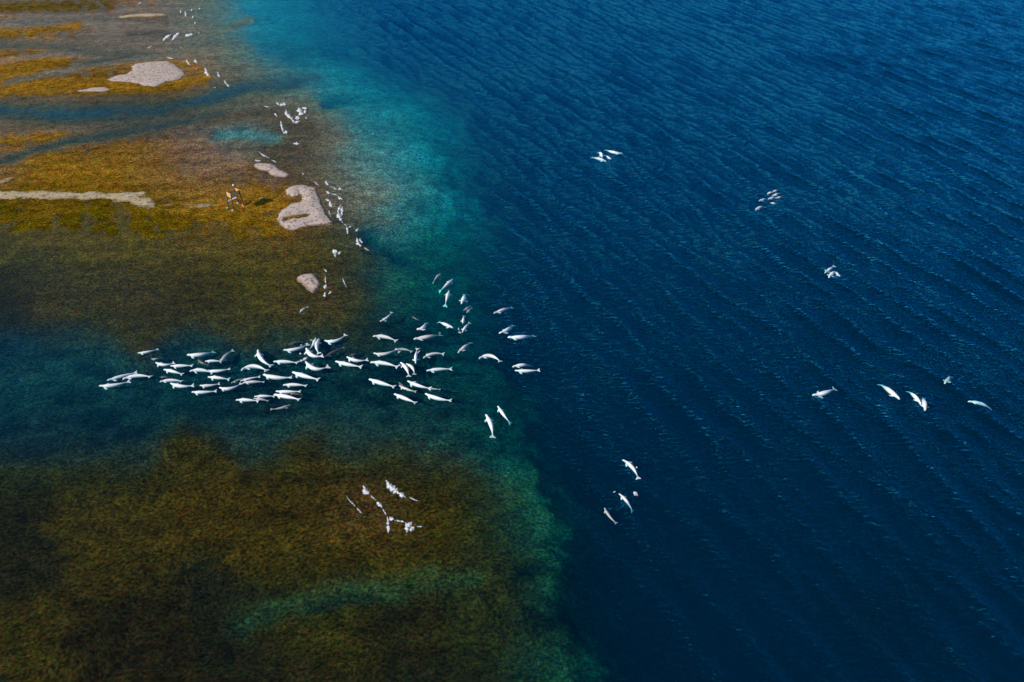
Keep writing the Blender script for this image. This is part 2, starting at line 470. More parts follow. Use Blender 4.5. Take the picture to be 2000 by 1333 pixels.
def gravel_mat(name, base, dark, warm):
    k = NT(name)
    P = k.pos()
    n1 = k.noise(P, 3.2, 4, 0.7).outputs['Fac']
    n2 = k.noise(P, 0.5, 3, 0.6).outputs['Fac']
    v = k.n('TexVoronoi', {'Vector': P, 'Scale': 2.4, 'Randomness': 1.0}).outputs['Color']
    c = k.mixc(k.ramp(n1, 0.36, 0.66), dark, base)
    c = k.mixc(k.math('MULTIPLY', k.ramp(n2, 0.5, 0.72), 0.6), c, warm)
    bw = k.n('SeparateColor', {0: v}).outputs[0]
    c = k.mixc(k.ramp(bw, 0.80, 0.84), c, k.mixc(1.0, c, (0.5, 0.47, 0.45, 1), 'MULTIPLY'))
    zz = k.n('SeparateXYZ', {0: k.n('NewGeometry').outputs['Position']}).outputs[2]
    wet = k.math('SUBTRACT', 1.0, k.ramp(k.math('ADD', zz, k.math('MULTIPLY', k.math('SUBTRACT', n2, 0.5), 0.12)), 0.07, 0.17))
    c = k.mixc(k.math('MULTIPLY', wet, 0.85), c, k.mixc(1.0, c, (0.42, 0.33, 0.24, 1), 'MULTIPLY'))
    bm = k.n('Bump', {'Strength': 0.9, 'Distance': 0.15, 'Height': n1})
    b = k.n('BsdfPrincipled', {'Base Color': c, 'Roughness': 0.9, 'Specular IOR Level': 0.2, 'Normal': bm.outputs[0]})
    k.link(b.outputs[0], k.out.inputs[0])
    return k.m

M_grav = gravel_mat('grey_gravel', (0.67, 0.54, 0.455, 1), (0.42, 0.32, 0.26, 1), (0.50, 0.37, 0.20, 1))
M_sand = gravel_mat('pale_sand_strip', (0.64, 0.53, 0.37, 1), (0.36, 0.26, 0.10, 1), (0.40, 0.27, 0.06, 1))

def bar(name, polys, mat, label, high=0.22, step=0.3, frayed=0.35, holes=(), grow=0.2, long=0.9):
    P = [ground(*np.array(p).T)[:, :2] for p in polys]
    H = [ground(*np.array(p).T)[:, :2] for p in holes]
    lo = np.min([p.min(0) for p in P], 0) - 2; hi = np.max([p.max(0) for p in P], 0) + 2
    gx = np.arange(lo[0], hi[0], step); gy = np.arange(lo[1], hi[1], step)
    GX, GY = np.meshgrid(gx, gy)
    x, y = GX.ravel(), GY.ravel()
    d = np.max([poly_sdf(x, y, p) for p in P], 0)
    d = d + grow
    for h in H: d = np.minimum(d, -poly_sdf(x, y, h))
    d = d + frayed * fbm(x / 2.4, y / 2.4, 41, 4) + 0.9 * frayed * fbm(x / long, y / 0.5, 47, 3)
    z = np.where(d > 0, 0.09 + high * (1 - np.exp(-d / 1.2)), 0.09 + 0.8 * d) + 0.03 * fbm(x / 0.8, y / 0.8, 51, 2)
    z = np.maximum(z, -0.45)
    f = grid_faces(len(gx), len(gy))
    keep = (d[f] > -1.1).any(1)
    f = f[keep]
    used = np.unique(f); mp = np.full(len(x), -1); mp[used] = np.arange(len(used))
    o = mesh_obj(name, np.stack([x, y, z], -1)[used], mp[f], mat)
    return tag(o, label, None, None, 'structure')

cB = (400, 150, .25); cA = (0, 0, .25); cC = (560, 480, 200 / 1904); c3 = (0, 280, .25)
bar('gravel_bar', [crop_px([(630,890),(690,860),(760,850),(810,870),(850,870),(875,920),(900,1000),(935,1070),(985,1140),(930,1150),(800,1165),(710,1190),(650,1190),(600,1165),(580,1130),(575,1095),(610,1050),(680,995),(740,990),(762,978),(768,925),(745,905),(728,925),(690,935),(640,920)], *cB)],
    M_grav, 'largest grey gravel bar at the tip of the spit beside the wooden tower', high=0.35,
    holes=[crop_px([(605,1106),(700,1083),(790,1068),(832,1078),(803,1100),(690,1114),(628,1134)], *cB)])
bar('gravel_bar', [crop_px([(395,690),(420,680),(500,685),(545,700),(570,730),(620,745),(650,765),(630,780),(570,780),(520,765),(500,735),(430,725),(400,710)], *cB)],
    M_grav, 'small bent gravel bar in the shallows behind the wooden tower', frayed=0.15)
bar('gravel_bar', [crop_px([(240,570),(330,545),(430,535),(490,560),(540,640),(600,690),(570,770),(490,835),(400,780),(320,700),(250,650),(215,600)], *cC)],
    M_grav, 'small oval gravel islet nearest the pod in the channel', frayed=0.2)
bar('gravel_bar', [crop_px([(840,625),(900,600),(1000,580),(1045,555),(1030,525),(1060,505),(1150,490),(1300,480),(1360,510),(1400,540),(1430,550),(1440,590),(1400,620),(1300,640),(1210,680),(1120,670),(1060,650),(960,640),(860,640)], *cA)],
    M_grav, 'wide grey gravel bar on the far orange flat', high=0.3, step=0.4)
bar('gravel_bar', [crop_px([(600,708),(680,703),(720,690),(820,685),(865,706),(800,716),(620,718)], *cA)],
    M_grav, 'thin gravel strip just left of and below the wide far bar', step=0.4, frayed=0.2)
bar('gravel_bar', [crop_px([(935,134),(1010,120),(1150,109),(1260,110),(1310,121),(1200,131),(1060,133),(950,143)], *cA)],
    M_sand, 'farthest narrow sand bar near the top edge', step=0.4, frayed=0.5)
bar('sand_strip', [crop_px([(-200,372),(0,370),(120,370),(300,375),(520,375),(740,380),(880,395),(1000,385),(1100,380),(1150,385),(1110,410),(1190,440),(1230,480),(1250,515),(1150,505),(1050,480),(900,455),(700,440),(450,435),(250,440),(0,440),(-200,442)], *c3)],
    M_sand, 'long pale sand strip running in from the left edge', high=0.14, frayed=0.85, grow=-0.2, long=3.0)
bar('sand_strip', [crop_px([(1260,485),(1400,478),(1500,465),(1640,470),(1760,492),(1600,500),(1450,497)], *c3)],
    M_sand, 'faint short sand strip ending at the wooden tower', high=0.06, frayed=0.8, grow=-0.15, long=3.0)
bar('sand_strip', [crop_px([(-120,300),(0,290),(60,270),(110,262),(100,285),(30,315),(0,330),(-120,345)], *c3)],
    M_sand, 'frayed sand patch at the left edge above the long strip', high=0.06, frayed=0.8, grow=-0.1, long=3.0)

# ================================================================== belugas
def beluga_template():
    S = [  # s, half width, half height, centre height, sweep
        (0.000, .010, .008, -.008, 0), (0.008, .022, .020, -.006, 0), (0.030, .034, .036, .000, 0), (0.060, .043, .048, .008, 0),
        (0.095, .046, .052, .010, 0), (0.135, .046, .050, .004, 0), (0.180, .060, .060, .000, 0), (0.230, .074, .073, 0, 0),
        (0.290, .084, .084, 0, 0), (0.360, .089, .090, 0, 0), (0.440, .088, .090, 0, 0), (0.520, .081, .086, 0, 0),
        (0.600, .068, .077, 0, 0), (0.680, .052, .064, 0, 0), (0.760, .036, .048, 0, 0), (0.820, .025, .036, 0, 0),
        (0.865, .019, .026, 0, 0), (0.890, .022, .020, 0, .004), (0.912, .052, .015, 0, .018), (0.935, .095, .012, 0, .034),
        (0.958, .125, .010, 0, .046), (0.976, .130, .008, 0, .046), (0.985, .100, .005, 0, .030)]
    N = 12
    bm = bmesh.new(); rings = []
    for s, w, h, zc, sw in S:
        r = []
        for i in range(N):
            t = 2 * math.pi * i / N
            cx, sx = math.cos(t), math.sin(t)
            ridge = 0.006 if (i == 3 and 0.4 < s < 0.66) else 0
            r.append(bm.verts.new((s + sw * abs(cx), w * cx, zc + h * sx + ridge)))
        rings.append(r)
    fl = {}
    for a in range(len(S) - 1):
        for i in range(N):
            fl[(a, i)] = bm.faces.new((rings[a][i], rings[a + 1][i], rings[a + 1][(i + 1) % N], rings[a][(i + 1) % N]))
    bm.faces.new(rings[0]); bm.faces.new(rings[-1][::-1])
    # flippers grow out of the flank faces
    for i, sgn in ((11, 1), (6, -1)):
        fs = [fl[(6, i)], fl[(7, i)]]
        for dx, dy, dz, sc_ in ((.014, .034, -.006, .85), (.028, .046, -.006, 1.25), (.016, .022, -.002, .5)):
            ex = bmesh.ops.extrude_face_region(bm, geom=fs)
            bmesh.ops.delete(bm, geom=fs, context='FACES_ONLY')
            fs = [g for g in ex['geom'] if isinstance(g, bmesh.types.BMFace)]
            vs = list({v for f in fs for v in f.verts})
            c = sum((v.co for v in vs), vs[0].co * 0) / len(vs)
            for v in vs:
                d = v.co - c
                d.z *= 0.5
                v.co = c + d * sc_
                v.co.x += dx; v.co.y += dy * sgn; v.co.z += dz
    bmesh.ops.recalc_face_normals(bm, faces=bm.faces)
    me = bpy.data.meshes.new('tmp'); bm.to_mesh(me); bm.free()
    o = bpy.data.objects.new('tmp', me); col.objects.link(o)
    md = o.modifiers.new('s', 'SUBSURF'); md.levels = 1
    dg = bpy.context.evaluated_depsgraph_get()
    ev = o.evaluated_get(dg).to_mesh()
    V = np.empty(len(ev.vertices) * 3, np.float32); ev.vertices.foreach_get('co', V)
    Q = np.empty(len(ev.loops), np.int32); ev.loops.foreach_get('vertex_index', Q)
    tot = np.array([p.loop_total for p in ev.polygons])
    assert (tot == 4).all()
    o.evaluated_get(dg).to_mesh_clear()
    bpy.data.objects.remove(o); bpy.data.meshes.remove(me)
    V = V.reshape(-1, 3).copy()
    V[:, 0] = (V[:, 0] - V[:, 0].min()) / (V[:, 0].max() - V[:, 0].min())
    return V, Q.reshape(-1, 4).copy()

WV, WF = beluga_template()

def skin(name, a, b, speck):
    k = NT(name)
    oi = k.n('ObjectInfo').outputs['Random']
    P = k.pos()
    n = k.noise(P, 1.6, 4, 0.6).outputs['Fac']
    n2 = k.noise(P, 7.0, 3, 0.7).outputs['Fac']
    c = k.mixc(k.ramp(n, 0.38, 0.68), a, b)
    c = k.mixc(k.math('MULTIPLY', k.ramp(n2, 0.56, 0.72), speck), c, (0.30, 0.24, 0.20, 1))
    tone = k.math('ADD', k.math('MULTIPLY', oi, 0.14), 0.88)
    c = k.mixc(1.0, c, tone, 'MULTIPLY')
    p = k.n('BsdfPrincipled', {'Base Color': c, 'Roughness': 0.42, 'Specular IOR Level': 0.4})
    k.link(p.outputs[0], k.out.inputs[0])
    return k.m

SK = dict(w=skin('beluga_white', (0.90, 0.87, 0.845, 1), (0.84, 0.78, 0.74, 1), 0.12),
          p=skin('beluga_pink_white', (0.82, 0.75, 0.70, 1), (0.72, 0.63, 0.575, 1), 0.25),
          g=skin('beluga_grey', (0.58, 0.53, 0.49, 1), (0.43, 0.385, 0.355, 1), 0.45),
          d=skin('beluga_dark_calf', (0.15, 0.115, 0.10, 1), (0.09, 0.07, 0.065, 1), 0.3))

def beluga(crop, p3, sk, z0, td, label, group, hd=0.06, girth=1.0):
    td = td * (2.0 if td > 0.2 else 1.0); girth *= 0.88
    ox, oy, s = crop
    p = np.array([(ox + q[0] * s, oy + q[1] * s) for q in p3])
    e0, e1 = ground(p[0, 0], p[0, 1]), ground(p[2, 0], p[2, 1])
    if z0 == SF: z0 = max(SF, -0.045 * float(np.linalg.norm(e1 - e0)))
    # quadratic through nose, middle and fluke
    t = np.linspace(0, 1, 60)
    d1 = np.hypot(*(p[1] - p[0])); d2 = np.hypot(*(p[2] - p[1])); tm = d1 / (d1 + d2)
    L0 = (t - tm) * (t - 1) / (tm); L1 = t * (t - 1) / (tm * (tm - 1)); L2 = t * (t - tm) / (1 - tm)
    c = L0[:, None] * p[0] + L1[:, None] * p[1] + L2[:, None] * p[2]
    z = z0 - hd * np.clip(1 - t / 0.3, 0, 1) ** 2 - (td - 0.09) * np.clip((t - 0.42) / 0.58, 0, 1) ** 2
    w = ground(c[:, 0], c[:, 1], z)
    seg = np.linalg.norm(np.diff(w, axis=0), axis=1)
    arc = np.concatenate([[0], np.cumsum(seg)]); L = arc[-1]
    sx = WV[:, 0] * L
    pos = np.stack([np.interp(sx, arc, w[:, i]) for i in range(3)], -1)
    tan = np.gradient(w, axis=0); tan /= np.linalg.norm(tan, axis=1)[:, None]
    tv = np.stack([np.interp(sx, arc, tan[:, i]) for i in range(3)], -1)
    tv /= np.linalg.norm(tv, axis=1)[:, None]
    side = np.cross([0, 0, 1.0], tv); side /= np.linalg.norm(side, axis=1)[:, None]
    up = np.cross(tv, side)
    roll = random.uniform(-0.22, 0.22)
    s2 = side * math.cos(roll) + up * math.sin(roll); u2 = up * math.cos(roll) - side * math.sin(roll)
    Wd = L * girth
    co = pos + s2 * (WV[:, 1] * Wd)[:, None] + u2 * (WV[:, 2] * Wd)[:, None]
    org = w[25].copy()
    o = mesh_obj('beluga_whale', co - org, WF, SK[sk])
    o.location = org
    return tag(o, label, 'whale', group)

C5 = (170, 620, .15); C6 = (440, 620, .15); C7 = (680, 620, .15); C8 = (720, 520, .175); C9 = (900, 680, .15)
C10 = (1140, 270, .06); C11 = (1450, 350, .1575); C12 = (1570, 720, .195); C13 = (1150, 880, .12); C14 = (560, 480, 200 / 1904)
G1 = 'belugas packed into the channel'; G2 = 'belugas off the channel mouth'; G3 = 'belugas in the open blue water'
SF, TL = -0.19, 0.0          # usual riding height, usual tail droop
WH = [
 # left end of the school
 (C5, [(660,465),(790,455),(928,412)], 'w', -.20, .15, 'slim white beluga alone above the leftmost trio, uppermost at that end', G1, .9),
 (C5, [(835,545),(900,543),(975,524)], 'g', -.24, .25, 'short grey beluga just under the surface above the left end row', G1, .9),
 (C5, [(892,588),(1010,622),(1140,588)], 'w', SF, TL, 'white beluga bent like a bow, right below the short submerged grey one', G1, 1),
 (C5, [(1085,635),(1220,634),(1378,628)], 'w', SF, TL, 'white beluga following the bow shaped one at the left of the school', G1, 1),
 (C5, [(1300,490),(1450,492),(1660,448)], 'w', -.16, .25, 'white beluga with teal sunken tail, topmost in the left half of school', G1, 1),
 (C5, [(1445,555),(1500,595),(1585,622)], 'd', -.10, .15, 'small mauve grey calf heading up left before a short white beluga', G1, 1.2),
 (C5, [(1535,576),(1630,570),(1745,572)], 'w', SF, TL, 'short white beluga whose tail touches the tilted grey beluga', G1, 1.1),
 (C5, [(1740,600),(1800,510),(1908,428)], 'g', SF, .0, 'grey beluga tilted steeply, tail up to the right, in the left half', G1, 1.1),
 (C5, [(995,682),(1100,702),(1248,745)], 'w', SF, .12, 'white beluga with tail sinking to the right, above a dark calf', G1, 1),
 (C5, [(1335,706),(1460,688),(1640,728)], 'w', SF, .10, 'plump white beluga arched upward, overlapping tail of its right neighbour', G1, 1),
 (C5, [(1565,695),(1700,702),(1865,668)], 'w', SF, 0, 'white beluga with raised white fluke behind the plump arched one', G1, .95),
 (C5, [(950,783),(1020,780),(1105,792)], 'd', -.17, .25, 'dark brown calf swimming above a white beluga at the left', G1, 1.15),
 (C5, [(945,842),(1080,822),(1240,834)], 'w', SF, TL, 'white beluga directly below the dark brown calf at the left', G1, .95),
 (C5, [(1085,858),(1210,897),(1395,884)], 'w', SF, TL, 'white beluga overlapping the tail of the one below the brown calf', G1, 1),
 (C5, [(260,825),(430,778),(655,715)], 'w', SF, 0, 'upper white beluga of the leftmost trio, fluke spread wide', G1, .85),
 (C5, [(460,812),(620,768),(835,776)], 'w', SF, 0, 'right hand white beluga of the leftmost trio', G1, .9),
 (C5, [(155,893),(340,888),(565,828)], 'w', SF, 0, 'leftmost beluga of all, white, lowest of the leading trio', G1, .85),
 (C5, [(1570,780),(1690,788),(1858,810)], 'w', SF, .18, 'white beluga with sunken tail, beneath the one with raised white fluke', G1, 1),
 (C5, [(1465,888),(1580,892),(1730,862)], 'p', SF, TL, 'pale pinkish beluga between the white ones, right above the lowest left one', G1, 1),
 (C5, [(1360,974),(1500,978),(1690,958)], 'w', SF, 0, 'lowest white beluga in the left half of the school', G1, .9),
 (C5, [(1720,915),(1830,934),(2012,856)], 'w', SF, .0, 'white beluga curved upward at the tail below a grey pair', G1, .95),
 # middle of the school
 (C6, [(75,862),(155,825),(255,796)], 'g', -.20, .1, 'mottled grey beluga half hidden at the left of a bunched white pair', G1, 1),
 (C6, [(195,832),(320,802),(455,772)], 'w', SF, TL, 'upper white beluga of the bunched pair beside a mottled grey one', G1, .9),
 (C6, [(225,857),(335,845),(512,842)], 'p', SF, .2, 'pinkish lower beluga of the bunched pair, tail sunken teal', G1, .95),
 (C6, [(424,422),(468,540),(610,636)], 'w', SF, .12, 'white beluga standing steeply, nose up, tail sweeping right, mid school', G1, .9),
 (C6, [(205,696),(350,640),(545,700)], 'w', SF, .04, 'white beluga arched like a bridge under the steep one', G1, .95),
 (C6, [(490,745),(660,786),(872,778)], 'w', SF, 0, 'large white beluga below the arched one, fluke upright at right', G1, .95),
 (C6, [(870,714),(1010,760),(1222,812)], 'w', SF, 0, 'large white beluga slanting down right with a far flipper showing', G1, .95),
 (C6, [(625,580),(770,580),(945,592)], 'w', SF, .10, 'straight white beluga with foam at its tail, mid school', G1, 1),
 (C6, [(1045,575),(1140,662),(1355,636)], 'w', SF, 0, 'white beluga curved like a smile right of the foam streak', G1, .95),
 (C6, [(820,357),(900,335),(1010,322)], 'd', -.28, .2, 'dark grey calf submerged above the tangled white group', G1, 1.1),
 (C6, [(755,425),(880,425),(1085,348)], 'w', SF, .05, 'white beluga left of the tangled group, tail raised into splashes', G1, .9),
 (C6, [(1180,268),(1150,345),(1085,430)], 'w', -.08, .25, 'left one of two white belugas side by side with noses upward', G1, 1),
 (C6, [(1226,282),(1190,385),(1222,478)], 'w', -.08, .12, 'right one of two white belugas side by side with noses upward', G1, 1.05),
 (C6, [(1055,402),(1120,490),(1278,498)], 'w', -.06, .0, 'stout white beluga turning under the two upright ones', G1, 1.15),
 (C6, [(1285,528),(1400,462),(1552,390)], 'd', -.22, -.10, 'dark beluga with a bright white fluke, slanting up to the right', G1, .9),
 (C6, [(1290,303),(1420,314),(1572,222)], 'w', SF, -.05, 'white beluga with tail flicked up right, top right of the tangled group', G1, .9),
 (C6, [(1610,502),(1675,488),(1760,468)], 'd', -.28, .25, 'dark calf submerged just above a white beluga, right of the tangle', G1, 1.1),
 (C6, [(1580,513),(1690,562),(1862,550)], 'w', SF, 0, 'white beluga directly beneath the submerged dark calf right of the tangle', G1, .95),
 (C6, [(1430,573),(1580,612),(1782,646)], 'w', SF, 0, 'white beluga slanting down right, lower of two right of the tangle', G1, .9),
 (C6, [(750,885),(890,880),(1062,892)], 'w', SF, .02, 'level white beluga on its own above the dense bottom cluster', G1, .95),
 (C6, [(655,965),(800,972),(985,964)], 'w', SF, 0, 'uppermost white beluga of the dense bottom cluster', G1, .9),
 (C6, [(830,985),(910,1000),(1005,1006)], 'd', SF, .15, 'brown calf wedged between two white belugas in the bottom cluster', G1, 1.1),
 (C6, [(630,1008),(780,1032),(972,1072)], 'w', -.10, 0, 'largest white beluga of the dense bottom cluster, below the brown calf', G1, .95),
 (C6, [(375,1036),(500,1028),(645,1030)], 'w', SF, .15, 'white beluga nosing left out of the bottom cluster, above a grey calf', G1, .95),
 (C6, [(365,1062),(450,1066),(562,1092)], 'g', -.12, .15, 'grey pink calf along the underside of a white beluga, bottom cluster', G1, 1),
 (C6, [(135,1080),(270,1078),(437,1092)], 'w', SF, .02, 'leftmost white beluga of the dense bottom cluster', G1, .95),
 (C6, [(855,1138),(740,1180),(588,1198)], 'g', SF, .0, 'grey beluga facing right, lowest of the whole school', G1, .8),
 # right part of the school
 (C8, [(125,618),(185,592),(260,513)], 'w', SF, .08, 'white beluga alone at the upper left of the channel mouth, tail up', G1, .9),
 (C7, [(320,250),(440,250),(632,312)], 'p', SF, .08, 'white beluga with a brown rear half, upper right part of school', G1, .95),
 (C7, [(850,286),(990,266),(1212,230)], 'p', SF, .35, 'pinkish white beluga with a teal sunken fluke, upper right of school', G1, .95),
 (C7, [(328,466),(460,482),(640,408)], 'p', SF, .0, 'cream beluga whose fluke crosses a paler sunken neighbour', G1, .85),
 (C7, [(590,448),(710,418),(832,452)], 'g', -.30, .1, 'pale sunken beluga behind the raised fluke of the cream one', G1, .95),
 (C7, [(880,604),(882,510),(905,402)], 'w', SF, .0, 'white beluga pointing straight down, fluke at the top, splashing', G1, .95),
 (C7, [(978,534),(1085,484),(1252,480)], 'p', SF, .12, 'white beluga with dark shadow under its belly, right of the upright one', G1, 1),
 (C7, [(678,588),(765,680),(790,775)], 'w', SF, .0, 'white beluga diving down right with fluke at bottom, beside a paler one', G1, .95),
 (C7, [(748,608),(838,660),(862,748)], 'p', -.12, .1, 'pale grey beluga pressed along the right of the one with fluke below', G1, 1),
 (C7, [(1018,697),(1160,682),(1352,672)], 'w', SF, 0, 'level white beluga right of the diving pair', G1, .95),
 (C7, [(285,590),(440,596),(652,650)], 'w', SF, 0, 'long white beluga left of the diving pair, fluke low right', G1, .9),
 (C7, [(268,806),(410,852),(612,906)], 'w', SF, 0, 'white beluga slanting down right, left of the brown and pale pair', G1, .95),
 (C7, [(660,848),(705,892),(760,945)], 'd', -.06, .15, 'brown calf riding on the back of a pale beluga', G1, 1.15),
 (C7, [(662,888),(760,936),(888,968)], 'p', -.18, .1, 'pale beluga carrying a brown calf at its shoulder', G1, .9),
 (C7, [(770,828),(890,882),(1082,928)], 'w', SF, 0, 'white beluga with a brown calf following behind its fluke', G1, .9),
 (C7, [(1050,924),(1125,934),(1202,940)], 'g', -.18, .0, 'small brown calf trailing behind a white beluga fluke', G1, .9),
 (C7, [(595,998),(720,1050),(888,1116)], 'w', SF, 0, 'lowest white beluga in the right part of the school', G1, .95),
 (C7, [(1000,993),(1130,1048),(1350,1082)], 'w', SF, 0, 'white beluga at the lower right corner of the school', G1, .9),
 # channel mouth
 (C7, [(1702,542),(1840,502),(1985,582)], 'w', SF, .1, 'white beluga arched upward, by itself near the dark edge of the channel', G2, .95),
 (C7, [(1430,466),(1490,412),(1602,332)], 'p', SF, .35, 'pinkish beluga slanting up right with dark shadow and sunken tail', G2, 1),
 (C8, [(806,85),(765,122),(715,196)], 'g', SF, .4, 'small pale beluga farthest up, nose to the upper right, tail sunken', G2, 1),
 (C8, [(942,148),(880,205),(785,290)], 'w', SF, .45, 'white beluga with nose to the upper right and both flippers out', G2, 1),
 (C8, [(900,276),(878,350),(852,458)], 'w', SF, .4, 'white beluga pointing straight up, tail sunken below', G2, 1),
 (C8, [(1035,424),(1055,382),(1078,318)], 'w', SF, .45, 'small white beluga pointing down, sunken teal tail above', G2, 1.25),
 (C8, [(1060,497),(1098,472),(1140,448)], 'g', SF, .2, 'left one of a small mauve grey pair close together', G2, 1.25),
 (C8, [(1092,522),(1122,496),(1152,466)], 'p', -.2, .2, 'right one of a small mauve grey pair close together', G2, 1.1),
 (C8, [(1395,530),(1480,498),(1605,464)], 'p', SF, .25, 'pale grey beluga alone at the upper right of the mouth', G2, .95),
 (C8, [(1453,752),(1530,722),(1622,662)], 'w', SF, .5, 'white beluga with sunken curled tail, above a longer white one', G2, .95),
 (C8, [(1550,795),(1680,796),(1852,778)], 'w', SF, .4, 'long white beluga with teal fluke, farthest right at the mouth', G2, .95),
 (C8, [(490,560),(520,586),(562,602)], 'd', SF, .0, 'tiny dark calf alone, smallest whale at the channel mouth', G2, 1.1),
 (C8, [(535,706),(605,690),(648,636)], 'w', SF, .45, 'white beluga curling its sunken tail upward like a hook', G2, 1.15),
 (C8, [(946,692),(880,662),(780,624)], 'w', SF, .3, 'plump white beluga facing right, fluke at the upper left', G2, 1.05),
 (C8, [(1050,642),(1056,602),(1066,556)], 'w', SF, .2, 'short white beluga pointing down, above a splashing one', G2, 1.3),
 (C8, [(1045,744),(1072,698),(1132,632)], 'w', SF, .2, 'white beluga pointing down among splashes, fluke showing upper right', G2, 1.05),
 (C8, [(1605,1127),(1690,1108),(1825,1118)], 'w', SF, .5, 'upper one of two white belugas side by side, rear half sunken', G2, 1),
 (C8, [(1630,1166),(1740,1172),(1912,1160)], 'w', SF, .0, 'lower one of two white belugas side by side, fluke clear', G2, .9),
 (C9, [(322,864),(380,965),(414,1172)], 'w', SF, .15, 'large white beluga heading up at the reef edge, left of two', G2, .9),
 (C9, [(480,754),(545,852),(655,992)], 'w', SF, .35, 'white beluga heading up left, right of two at the reef edge', G2, .85),
 (C14, [(245,1245),(310,1185),(395,1138)], 'w', -.12, .1, 'small white beluga stranded near the oval gravel islet, apart from all others', G2, 1.2),
 # open water
 (C10, [(1282,505),(1080,488),(715,388)], 'w', SF, .3, 'right hand white beluga facing right in the small far group of four', G3, .8),
 (C10, [(742,772),(540,692),(255,635)], 'w', SF, .35, 'lowest white beluga facing right in the small far group of four', G3, .85),
 (C10, [(892,692),(800,632),(712,562)], 'w', SF, .1, 'short white beluga in the middle of the far group of four', G3, 1.2),
 (C10, [(598,632),(582,552),(472,468)], 'w', SF, .3, 'short white beluga at upper left of the far group of four', G3, 1.3),
 (C11, [(160,392),(208,356),(282,350)], 'w', SF, .3, 'biggest white beluga, lowest left of the far group of eight', G3, .95),
 (C11, [(202,274),(240,260),(300,248)], 'w', SF, .3, 'leftmost white beluga in the middle row of the far group of eight', G3, .95),
 (C11, [(318,254),(360,236),(425,234)], 'w', SF, .3, 'white beluga at the centre of the far group of eight', G3, 1),
 (C11, [(410,242),(442,230),(505,228)], 'p', SF, .3, 'rightmost beluga of the far group of eight', G3, .95),
 (C11, [(368,212),(402,197),(465,180)], 'w', SF, .3, 'white beluga third from the top in the far group of eight', G3, .95),
 (C11, [(308,190),(335,172),(385,175)], 'w', SF, .3, 'short white beluga at upper left of the far group of eight', G3, 1.1),
 (C11, [(374,163),(402,148),(445,142)], 'p', SF, .3, 'topmost pinkish beluga of the far group of eight', G3, 1),
 (C11, [(344,298),(382,300),(430,316)], 'w', SF, .3, 'white beluga slanting down right, beneath the centre of the group of eight', G3, 1),
 (C11, [(1022,1166),(1070,1128),(1145,1078)], 'w', SF, .1, 'white beluga with a clear fluke, upper left of the far trio', G3, 1.05),
 (C11, [(1072,1224),(1105,1182),(1165,1150)], 'w', SF, .3, 'plump white beluga at the bottom of the far trio', G3, 1.3),
 (C11, [(1212,1212),(1178,1180),(1128,1145)], 'w', -.18, .3, 'rightmost white beluga of the far trio', G3, 1.05),
 (C12, [(82,268),(172,256),(315,202)], 'w', SF, .25, 'white beluga facing left, leftmost in the scattered right hand row', G3, 1),
 (C12, [(962,312),(890,248),(762,160)], 'w', SF, .5, 'white beluga heading down right with teal sunken fluke, alone mid row', G3, 1),
 (C12, [(1173,362),(1132,302),(1045,232)], 'w', SF, .5, 'left beluga of the touching pair in the right hand row', G3, .95),
 (C12, [(1213,424),(1208,352),(1180,288)], 'w', SF, .5, 'right beluga of the touching pair in the right hand row', G3, 1.1),
 (C12, [(1408,153),(1435,122),(1468,82)], 'p', SF, .4, 'small pinkish beluga above the rest of the right hand row', G3, 1.15),
 (C12, [(1642,332),(1750,346),(1882,412)], 'w', SF, .35, 'white beluga nearest the right edge, tail sinking down right', G3, .85),
 (C13, [(543,153),(700,268),(808,470)], 'w', SF, .12, 'largest and topmost white beluga of the near trio in dark water', G3, .88),
 (C13, [(488,703),(605,815),(715,1005)], 'w', SF, .55, 'middle white beluga of the near trio, fluke sunken blue', G3, .85),
 (C13, [(252,932),(318,1048),(455,1192)], 'g', SF, .12, 'mottled grey beluga, lowest of the near trio', G3, .8),
]
for (crop, p3, sk, z0, td, label, group, girth) in WH:
    beluga(crop, p3, sk, z0, td, label, group, girth=girth)

# rings and wakes the whales raise on the water
wc = [o.location for o in col.objects if o.name.startswith('beluga_whale')]
zz = top[:, 2].copy()
for q in wc:
    i = np.nonzero((np.abs(wxf - q.x) < 8) & (np.abs(wyf - q.y) < 8))[0]
    r = np.hypot(wxf[i] - q.x, (wyf[i] - q.y) * 1.3)
    zz[i] += 0.022 * np.sin(r * 2 * math.pi / 1.7 + q.x) * np.exp(-(r / 3.2) ** 2)
for line, h in (([C8[:2], (760, 820), (900, 920), (1010, 985)], .05), ([C8[:2], (1090, 760), (1180, 800), (1300, 862), (1390, 900)], .06), ([C8[:2], (1390, 960), (1500, 1080), (1590, 1190), (1650, 1260)], .05),
                ([C13[:2], (400, 680), (560, 600), (820, 510), (1000, 420)], .05), ([C13[:2], (780, 780), (900, 960), (1050, 1110), (1250, 1290)], .06), ([C13[:2], (830, 800), (1000, 900), (1150, 960)], .04)):
    sc_ = C8[2] if line[0] == C8[:2] else C13[2]
    w_ = ground(*np.array([(line[0][0] + a_ * sc_, line[0][1] + b_ * sc_) for a_, b_ in line[1:]]).T)[:, :2]
    i = np.nonzero((np.abs(wxf - w_[:, 0].mean()) < 40) & (np.abs(wyf - w_[:, 1].mean()) < 40))[0]
    d_ = line_d(wxf[i], wyf[i], [tuple(p_) for p_ in w_])
    zz[i] += h * np.exp(-(d_ / 0.55) ** 2) * (0.4 + 0.6 * vnoise(wxf[i] / 1.3, wyf[i] / 1.3, 5))
top[:, 2] = zz
full = verts.copy(); full[:len(top)] = top
water.data.vertices.foreach_set('co', full.astype(np.float32).ravel())
water.data.update()

